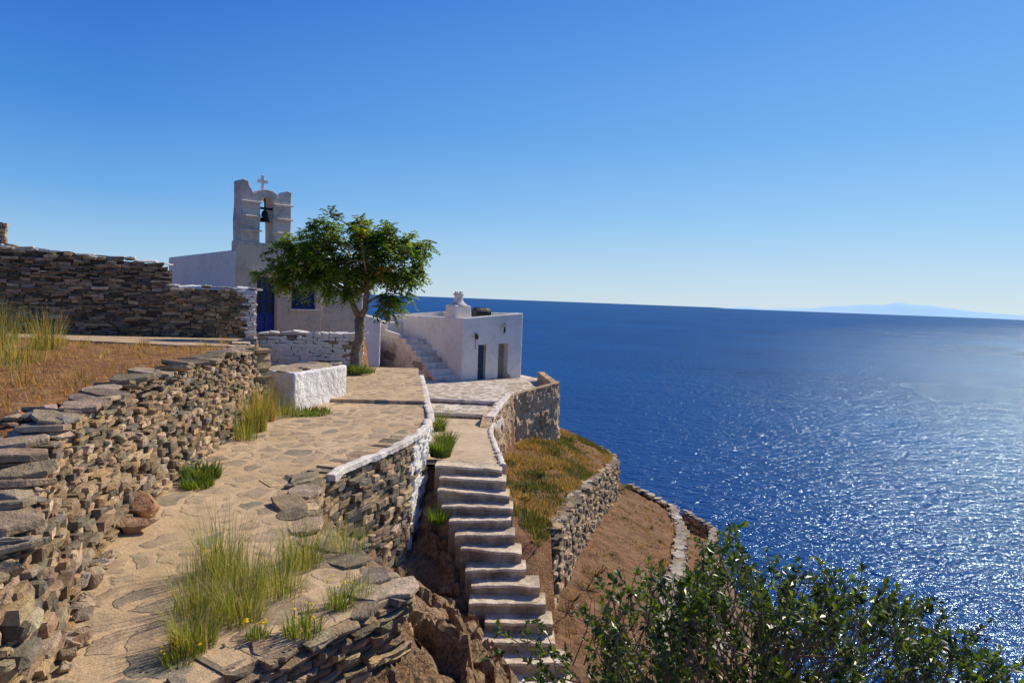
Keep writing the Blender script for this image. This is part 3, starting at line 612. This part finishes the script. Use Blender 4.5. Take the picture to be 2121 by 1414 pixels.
# ------------------------------------------------------------------ rocks
def rock(p,r,sc=(1,1,.7),col=(.3,.22,.15),label='brown weathered boulder on the steep slope',group='weathered boulders on the slope',mat=None,sub=4,cut=(.45,.8)):
    bm=bmesh.new(); bmesh.ops.create_icosphere(bm,subdivisions=sub,radius=1); s=U(0,90); mb=MB()
    pl=[(Vector((U(-1,1),U(-1,1),U(-1,1))).normalized(),U(*cut)) for _ in range(13)]; az=U(0,6.28); ca,sa=math.cos(az),math.sin(az)
    for v in bm.verts:
        c=v.co.copy()
        for n,d in pl:
            k=c.dot(n)
            if k>d: c-=n*(k-d)
        S_=Vector((s,0,0))
        c*=1+.12*noise.noise(c*1.6+S_)+.05*noise.noise(c*4+S_)+.04*noise.noise(c*12+S_)
        x,y=c.x*r*sc[0],c.y*r*sc[1]
        mb.v.append((p[0]+x*ca-y*sa,p[1]+x*sa+y*ca,p[2]+c.z*r*sc[2])); mb.c.append(col)
    mb.f=[tuple(v.index for v in f.verts) for f in bm.faces]; bm.free()
    return mk('rock',mb,mat or ROCKM,label=label,cat='rock',group=group)
for i in range(14):
    y=5.8+(U(0,1)**1.2)*6; xr_=float(I(y,RY,RX)); sl=float(I(y,SLY,SLX)); t=U(.2,.95); x=xr_+(sl-xr_)*t-.1
    if y>8.8 and x-xr_<.45: continue
    z,_=height(x,y); rock((x,y,z+.05),U(.07,.18),(U(.8,1.3),U(.8,1.2),U(.6,1.)),cut=(.35,.7))
for p,r,c in (((-3.95,7.5,-2.42),.36,(.44,.24,.13)),((-3.75,7.0,-2.42),.2,(.42,.25,.15)),((-3.45,5.6,-2.42),.13,(.35,.3,.24)),((-3.5,4.8,-1.5),.20,(.36,.28,.19)),((-3.2,4.45,-1.72),.17,(.42,.32,.21))):
    rock(p,r,(1.2,1.1,.7),c,'angular boulder tumbled against the dry stone wall','boulders against the path wall',STONE,4,(.35,.7))
RP=[(.36,.28,.18),(.30,.24,.16),(.44,.32,.20),(.38,.25,.14),(.27,.24,.18),(.50,.37,.25)]
for i in range(110):
    y=U(3.8,6.3); base=float(I(y,[2.6,4.1,6,8],[-2.7,-2.80,-3.68,-4.1])); top=float(I(y,[2.2,4.1,4.9,5.6,6.1,8],[-2.1,-1.8,-1.55,-1.36,-1.22,-1.15])); t=U(0,1)
    if t<.3: x=base+.12; z=-2.47
    else: x=base-.16-(t-.3)*.8; z=top+.04
    r=U(.05,.12)*(1+.4*(t>.45)*U(0,1)); rock((x,y,z),r,(1.3,1.1,U(.4,.8)),jit(R.choice(RP),.2),'loose angular rubble stone on the broken wall','rubble stones by the broken wall',STONE,3,(.3,.65))
# ------------------------------------------------------------------ vegetation
def blade(mb,p,h,w,lean,az,col,curl=1.0,seg=3):
    dx,dy=math.cos(az),math.sin(az); vs=[];fs=[]
    for i in range(seg+1):
        t=i/seg; o=lean*t**(1+curl); ww=w*(1-t*.95)
        x=p[0]+dx*o;y=p[1]+dy*o;z=p[2]+h*(t-.15*lean*t*t)
        vs+=[(x-dy*ww,y+dx*ww,z),(x+dy*ww,y-dx*ww,z)]
    for i in range(seg): a=i*2; fs.append((a,a+1,a+3,a+2))
    mb.add(vs,fs,col)
GC=[(.20,.24,.045),(.30,.31,.08),(.15,.20,.035),(.42,.37,.13),(.11,.16,.03),(.46,.38,.16)]
DC=[(.46,.30,.12),(.40,.24,.08),(.52,.38,.18),(.32,.18,.07),(.42,.21,.075),(.24,.15,.06)]
DR=[(.34,.22,.10),(.28,.17,.07),(.40,.28,.14),(.22,.13,.06),(.16,.14,.05)]
def clump(p,n,h,rad,cols,label,spread=.5,w=.0035,group='wispy grass clumps',flowers=0,name='grass_clump'):
    mb=MB()
    for _ in range(n):
        a=U(0,6.28); r=rad*math.sqrt(U(0,1)); q=(p[0]+r*math.cos(a),p[1]+r*math.sin(a),p[2])
        hh=h*U(.35,1.05); blade(mb,q,hh,w*U(.7,1.3),hh*spread*U(.05,1.0),a+U(-.8,.8),jit(R.choice(cols),.2),U(.3,1.2))
    for _ in range(flowers):
        a=U(0,6.28); r=rad*1.1*math.sqrt(U(0,1)); hh=h*U(.6,1.1); c=Vector((p[0]+r*math.cos(a),p[1]+r*math.sin(a),p[2]+hh))
        blade(mb,(c.x,c.y,p[2]),hh,.003,.0,0,(.15,.2,.05)); k=7; rr=U(.010,.017); t=Vector((U(-.4,.4),U(-.4,.4),1)).normalized(); s=t.orthogonal().normalized(); u=t.cross(s)
        mb.add([c+s*(rr*math.cos(6.28*i/k))+u*(rr*math.sin(6.28*i/k)) for i in range(k)]+[c+t*.008],[(i,(i+1)%k,k) for i in range(k)],(.75,.55,.02))
    return mk(name,mb,GRASS,label=label,cat='grass' if name=='grass_clump' else 'plant',group=group)
L1_='wispy green and straw grass clump growing through the paving'
for x,y,n,h,r in ((-2.15,4.75,380,.36,.16),(-2.35,5.3,230,.54,.18),(-2.0,5.2,380,.46,.2),(-2.5,6.0,300,.68,.18),(-2.2,5.8,220,.56,.22),(-1.85,5.7,240,.46,.22),(-1.85,6.3,260,.56,.2),(-1.55,6.7,150,.42,.2),(-1.2,5.7,90,.26,.15)):
    clump((x,y,-2.5),n,h,r,GC,L1_,.8,.003)
for x,y,n,h,r in ((-1.45,5.0,160,.22,.14),(-1.3,5.45,110,.24,.12),(-1.75,4.9,90,.14,.08),(-2.15,4.55,110,.14,.12)):
    clump((x,y,-2.5),n,h,r,GC[:3]+[(.1,.16,.03)],'low green plant with small yellow flowers',.9,.005,'low flowering plants',9,'flowering_plant')
for x,y,n,h,r,cols in ((-4.5,12.3,380,.85,.2,GC+DC[:2]),(-4.7,13.3,300,.9,.2,GC+DC),(-4.4,11.6,150,.45,.2,GC),(-4.55,13.9,200,.5,.3,GC)):
    clump((x,y,-2.5),n,h,r,cols,'tall yellow-green grass clump against the stone wall',.6,.005)
for x,y,z,n,h,r in ((-4.05,9.1,-2.5,500,.2,.26),(-3.9,8.7,-2.5,200,.14,.2),(-4.1,14.3,-2.5,400,.14,.45),(-4.65,20.8,-2.37,400,.3,.28),(-4.4,21.0,-2.37,200,.3,.3),(-1.35,13.9,-3.2,600,.4,.2),(-1.4,15.3,-3.3,400,.4,.2),(-1.2,12.2,-4.0,200,.3,.15),(-1.9,19,-3.7,150,.7,.15)):
    clump((x,y,z),n,h,r,[(.07,.13,.025),(.12,.18,.04),(.16,.20,.05)],'low leafy green weed clump',.9,.012,'leafy weed clumps')
for _ in range(34):
    x=U(-12,-5);y=U(8,17)
    if x>float(I(y,LY,LX))-.4 or (-12<x<-7 and y>14.8): continue
    clump((x,y,zU(x,y)),int(U(40,90)),U(.15,.38),U(.1,.2),DC+DC+GC[3:],'short dry grass clump on the orange slope',.7,.004)
for x,y,h,n in ((-8.3,10.6,.95,260),(-7.6,10.2,.8,220),(-8.8,11.5,1.0,260),(-7.0,10.0,.5,120),(-7.9,11.8,.8,240),(-9.2,12.6,.9,200),(-6.7,9.2,.35,80)):
    clump((x,y,zU(x,y)),n,h,.28,GC+DC[:3],'tall feathery straw green grass clump on the slope',.6,.005)
def cover(name,cond,n,hr,cols,label,box,wr=(.006,.014)):
    mb=MB(); k=0;t=0
    while k<n and t<n*6:
        t+=1; x=U(box[0],box[1]);y=U(box[2],box[3])
        if not cond(x,y): continue
        dens=N3(x*.7,y*.7,8)
        if dens<U(-.5,.35): continue
        z,_=height(x,y); z+=.04*N3(x*1.3,y*1.3,1)
        cc=cols(x,y); hh=U(*hr)*(1+dens); k+=1
        for _ in range(3): blade(mb,(x+U(-.04,.04),y+U(-.04,.04),z-.02),hh*U(.6,1.2),U(*wr),hh*U(.2,.9),U(0,6.28),jit(R.choice(cc),.25),.5,2)
    return mk(name,mb,GRASS,kind='stuff',label=label,zero=True)
cover('dry_grass',lambda x,y: x<float(I(y,LY,LX))-.15 and not(-13<x<-6.5 and y>15.2),6500,(.03,.10),lambda x,y:DC,'short orange dry grass covering the slope',(-16,-2.5,3,21),(.005,.011))
DG=[(.07,.09,.02),(.11,.12,.03),(.18,.15,.05)]
cover('hillside_grass',lambda x,y: lowR(y)+.3<x<float(I(y,W1Y,W1X))-.1 if y>13.5 else (float(I(y,[8,10,13.5],[2.1,1.3,.2]))<x<float(I(y,W1Y,W1X))),7500,(.05,.2),lambda x,y: (DG if N3(x*.6,y*.6,3)>.05 else DR+DC[:2]),'tufted green and dry grass on the upper terrace',(-.5,5,12,33),(.008,.02))
cover('terrace_dry_grass',lambda x,y: x>float(I(y,W1Y,W1X))+.3 and x<float(I(y,W3Y,W3X)),4500,(.03,.11),lambda x,y: DR if N3(x*.8,y*.8,6)>-.25 else DG,'sparse dry grass on the lower terraces',(0,12,12,40),(.008,.018))
def tube(mb,pts,rad,n=7,col=(1,1,1)):
    vs=[];fs=[]
    P=[Vector(p) for p in pts]
    for i,p in enumerate(P):
        t=(P[min(i+1,len(P)-1)]-P[max(i-1,0)]).normalized()
        s=(Vector((1,0,0))-t*t.x); s=s.normalized() if s.length>.1 else t.orthogonal().normalized(); u=t.cross(s)
        for k in range(n): a=6.283*k/n; vs.append(p+s*(rad[i]*math.cos(a))+u*(rad[i]*math.sin(a)))
    for i in range(len(P)-1):
        for k in range(n): fs.append((i*n+k,i*n+(k+1)%n,(i+1)*n+(k+1)%n,(i+1)*n+k))
    fs.append(tuple(range(n-1,-1,-1))); fs.append(tuple((len(P)-1)*n+k for k in range(n))); mb.add(vs,fs,col)
def leaf(mb,p,d,up,L,W,col,fold=.25):
    s=d.cross(up); s=s.normalized() if s.length>.01 else d.orthogonal().normalized(); nn=s.cross(d)
    m=p+d*(L*.5)
    mb.add([p,m-s*W*.5+nn*W*fold,p+d*L,m+s*W*.5+nn*W*fold],[(0,1,2),(0,2,3)],col)
def rv(): return Vector((U(-1,1),U(-1,1),U(-1,1)))
# ---- tree
tb=Vector((-4.68,21,-2.4)); tr=empty('tree',tb,'spreading green tree with forked trunk beside the white wall','tree')
tm=MB(); fork=Vector((-4.6,21,-.75))
tube(tm,[tb+Vector((0,0,-.2)),tb+Vector((.0,0,.1)),tb+Vector((-.02,0,.6)),tb+Vector((.1,0,1.1)),fork],[.26,.19,.145,.14,.15],9)
mains=[]
for pts,r in (([fork,(-4.8,21,-.35),(-4.98,21.05,.1),(-5.3,21.1,.7),(-5.6,21.1,1.3)],.105),([fork,(-4.42,20.95,-.45),(-4.38,20.9,.1),(-4.4,20.9,.8),(-4.6,20.9,1.7)],.11),
   ([(-4.38,20.9,.1),(-4.0,20.8,.5),(-3.6,20.8,.9),(-3.2,20.8,1.3)],.055),([(-4.98,21.05,.1),(-5.6,20.8,.4),(-6.3,20.7,.6),(-7.0,20.6,.7)],.055),([(-4.42,20.95,-.3),(-4.0,21.1,0),(-3.5,21.2,.05),(-3.2,21.2,-.1)],.04),([(-4.95,21.05,.1),(-5.2,21.9,.7),(-5.2,22.3,1.3)],.05),([(-4.38,20.9,.3),(-4.3,20.2,.8),(-4.3,19.8,1.2)],.05)):
    P=[Vector(p) for p in pts]; n=len(P); tube(tm,P,[r*(1-.75*i/(n-1)) for i in range(n)],7); mains+= [P[i].lerp(P[i+1],t) for i in range(n-1) for t in (.3,.8)]
lobes=[((-5.15,21,1.3),(1.45,1.35,1.0),96),((-6.4,20.8,.9),(1.0,1.0,.7),48),((-5.8,20.9,1.15),(.9,1.0,.75),22),((-4.2,20.9,1.1),(.9,1.,.85),24),((-3.55,21,1.1),(.88,.95,.8),42),((-3.5,21,.25),(.6,.7,.45),18),((-5.1,21,.35),(.9,.9,.4),24),((-4.3,20.8,1.9),(.7,.7,.45),14),((-7.05,20.8,.35),(.5,.6,.35),11),((-6.1,20.9,.25),(.6,.6,.3),10),((-3.0,21,1.25),(.45,.6,.5),10),((-3.6,20.9,-.3),(.3,.35,.28),8)]
lm=MB(); TC=[(.075,.135,.022),(.11,.185,.026),(.15,.23,.035),(.05,.095,.017),(.22,.28,.05)]
for c,r,n in lobes:
    for _ in range(n):
        d=rv(); d.normalize(); k=U(.3,1)**.5*U(.8,1.16); q=Vector((c[0]+d.x*r[0]*k,c[1]+d.y*r[1]*k,c[2]+d.z*r[2]*k))
        m=min(mains,key=lambda t:(t-q).length); mid=m.lerp(q,.55)+Vector((0,0,.12)); tube(tm,[m,mid,q],[.018,.011,.005],5)
        tint=U(.6,1.55); red=U(0,1)<.12
        for w in range(8):
            dd=(d*.6+rv()*.9+Vector((0,0,.1))).normalized(); Lr=U(.2,.38); st=q+rv()*.08
            for i in range(9):
                t=(i+1)/9; p=st+dd*(Lr*t)+Vector((0,0,-.22*t*t*Lr*2)); side=dd.cross(Vector((0,0,1))); side=side.normalized() if side.length>.05 else Vector((1,0,0))
                ld=(side*(1 if i%2 else -1)+dd*.5+Vector((0,0,-.35))+rv()*.3).normalized()
                cc=R.choice(TC); cc=tuple(k_*tint for k_ in cc)
                if red and U(0,1)<.3: cc=(.28,.12,.025)
                leaf(lm,p,ld,Vector((0,0,1))+rv()*.4,U(.12,.18),U(.055,.085),cc)
mk('trunk',tm,BARK,parent=tr,smooth=True); mk('crown',lm,LEAF,parent=tr)
# ---- shrub in front
ex=[-.15,.13,.5,1.0,1.35,1.57,1.8,2.4,3.0,3.3,3.6,3.9]; ez=[-2.5,-2.15,-2.3,-2.0,-1.95,-1.6,-1.93,-1.93,-2.10,-2.28,-2.46,-2.75]
sb=empty('shrub',(1.8,5,-4.2),'dense leafy evergreen shrub with pale twigs','shrub')
bm_=MB(); lf=MB(); SC=[(.06,.10,.018),(.095,.15,.022),(.04,.07,.015),(.13,.18,.03),(.11,.16,.027)]
for i in range(580):
    x=U(.0,4.0); y=U(4.1,6.1); 
    if x<.6 and U(0,1)<.84: continue
    top=float(I(x,ex,ez))+.22*N3(x*4,y*4)
    dep=(U(0,1)**1.15)*1.1 ; z=(top-dep)*(y/5)
    if x>2.6 and U(0,1)<.35*(1-dep/1.1): continue
    q=Vector((x*y/5,y,z)); base=Vector((1.9+(q.x-1.9)*.5+U(-.2,.2),y*.6+2.1,z-U(.5,.9)))
    mid=base.lerp(q,.5)+Vector(((q.x-1.9)*.08+U(-.1,.1),U(-.15,.15),-.08)); P=[base,mid,q.lerp(mid,.4)+rv()*.03,q]
    tube(bm_,P,[.008,.006,.0045,.003],5)
    tint=U(.5,1.45); d=((q-mid).normalized()+rv()*.4).normalized()
    for b in range(3):
        bd=(d+rv()*.85).normalized() if b else d; st=q.lerp(mid,U(0,.6)) if b else q.lerp(mid,.25); BL=U(.12,.24)
        if b: tube(bm_,[st,st+bd*BL],[.004,.002],4)
        for k in range(12):
            t=U(.1,1.05); p=st+bd*(BL*t); ld=(bd*.5+rv()).normalized()
            leaf(lf,p,ld,Vector((0,0,1))+rv()*.6,U(.04,.078),U(.025,.038),tuple(c*tint for c in R.choice(SC)),.2)
for i in range(60):
    x=U(.6,3.8); y=U(4.3,5.8); top=float(I(x,ex,ez))+U(-.1,.14); q=Vector((x*y/5,y,top*y/5)); P=[q+Vector((U(-.15,.15),U(-.1,.1),-.5)),q+Vector((U(-.08,.08),0,-.22)),q]; tube(bm_,P,[.005,.004,.0015],4)
mk('branch',bm_,TWIG,parent=sb); mk('leaves',lf,LEAF2,parent=sb)
def bush(p,r,cols,label,n=500,lw=.05,gr='small bushes on the hillside'):
    mb=MB()
    for _ in range(n):
        d=rv(); d.normalize(); q=Vector(p)+Vector((d.x*r,d.y*r,abs(d.z)*r*.8))*U(.5,1.1)*(1+.4*N3(d.x*2,d.y*2,p[1])); leaf(mb,q,(d+rv()*.8).normalized(),Vector((0,0,1))+rv()*.5,U(.6,1.3)*lw*2,lw*U(.6,1.1),jit(R.choice(cols),.3))
    for _ in range(8): d=rv(); tube(mb,[p,Vector(p)+Vector((d.x*r,d.y*r,abs(d.z)*r))*.8],[.02,.005],4,(.1,.07,.05))
    return mk('bush',mb,LEAF,label=label,cat='bush',group=gr)
for x,y,r in ((1.6,24.5,.3),(5.2,31.8,.5),(.9,20,.3),(.5,17,.35),(2.6,30,.4),(1.9,27,.3)):
    bush((x,y,height(x,y)[0]),r,[(.06,.09,.02),(.10,.12,.03)],'small green bush on the dry terrace',400,.035)
for x,y,r in ((1.5,14.5,.35),(1.9,15.6,.4),(1.3,13.6,.35),(2.3,17,.4),(.9,12.6,.3)):
    bush((x,y,height(x,y)[0]),r,[(.2,.13,.10),(.26,.17,.12),(.15,.12,.07)],'dry brown twiggy bush beside the steps',450,.02)
for i in range(46):
    y=U(14,33); a,b_=(lowR(y)+.4,float(I(y,W1Y,W1X))-.3) if i%2 else (float(I(y,W1Y,W1X))+.5,float(I(y,W3Y,W3X))-.3)
    if b_<=a: continue
    x=U(a,b_); bush((x,y,height(x,y)[0]-.02),U(.08,.2),[(.10,.10,.03),(.16,.13,.05),(.20,.13,.06),(.07,.08,.02)],'low olive brown scrub tuft on dry soil',110,.02,'scrub tufts on the terraces')
# ------------------------------------------------------------------ light, sky, camera
AZ,EL=math.radians(45),math.radians(39)
sd=Vector((math.sin(AZ)*math.cos(EL),math.cos(AZ)*math.cos(EL),math.sin(EL)))
sl=bpy.data.lights.new('sun','SUN'); sl.energy=5.0; sl.angle=math.radians(.5); sl.color=(1,.88,.70)
so=bpy.data.objects.new('sun',sl); COL.objects.link(so); so.rotation_euler=sd.to_track_quat('Z','Y').to_euler()
w=bpy.data.worlds.new('World'); scene.world=w; w.use_nodes=True; nt=w.node_tree; nt.nodes.clear()
sky=nt.nodes.new('ShaderNodeTexSky'); sky.sky_type='NISHITA'; sky.sun_disc=False; sky.sun_elevation=EL; sky.sun_rotation=AZ; sky.altitude=50; sky.air_density=1.0; sky.dust_density=.3; sky.ozone_density=1.5
tc=nt.nodes.new('ShaderNodeTexCoord'); sx=nt.nodes.new('ShaderNodeSeparateXYZ'); nt.links.new(tc.outputs['Generated'],sx.inputs[0])
def sramp(st): 
    return ramp(nt,sx.outputs[2],[(p,tuple(v*10 for v in c)) for p,c in st])
away=sramp([(0.,(.50,.67,.82)),(.05,(.31,.57,.86)),(.12,(.13,.40,.83)),(.22,(.045,.25,.74)),(.38,(.012,.13,.62)),(1.,(.012,.07,.34))])
near=sramp([(0.,(.58,.74,.86)),(.05,(.45,.67,.89)),(.12,(.29,.58,.92)),(.22,(.16,.45,.90)),(.38,(.085,.33,.86)),(1.,(.02,.10,.45))])
vd=nd(nt,'ShaderNodeVectorMath',operation='DOT_PRODUCT'); nt.links.new(tc.outputs['Generated'],vd.inputs[0]); vd.inputs[1].default_value=(math.sin(AZ),math.cos(AZ),0)
fz=nd(nt,'ShaderNodeMapRange'); nt.links.new(vd.outputs['Value'],fz.inputs[0]); fz.inputs[1].default_value=.25; fz.inputs[2].default_value=1.
grad=mix(nt,fz.outputs[0],away,near)
fin=mix(nt,.87,sky.outputs[0],grad)
lowh=mth(nt,'LESS_THAN',sx.outputs[2],-.012)
fin=mix(nt,lowh,fin,(.35,1.3,3.2))
bg=nt.nodes.new('ShaderNodeBackground'); bg.inputs[1].default_value=.10; ou=nt.nodes.new('ShaderNodeOutputWorld')
nt.links.new(fin,bg.inputs[0]); nt.links.new(bg.outputs[0],ou.inputs[0])
cam=bpy.data.cameras.new('camera'); cam.sensor_width=36; cam.lens=24.6; cam.clip_start=.05; cam.clip_end=150000
co=bpy.data.objects.new('camera',cam); COL.objects.link(co)
co.matrix_world=Matrix.Rotation(math.radians(90-3.43),4,'X')@Matrix.Rotation(math.radians(2.15),4,'Z')
scene.camera=co
scene.view_settings.view_transform='Standard'; scene.view_settings.look='None'; scene.view_settings.exposure=0
for ob in bpy.data.objects:
    if 'origin_w' in ob: del ob['origin_w']
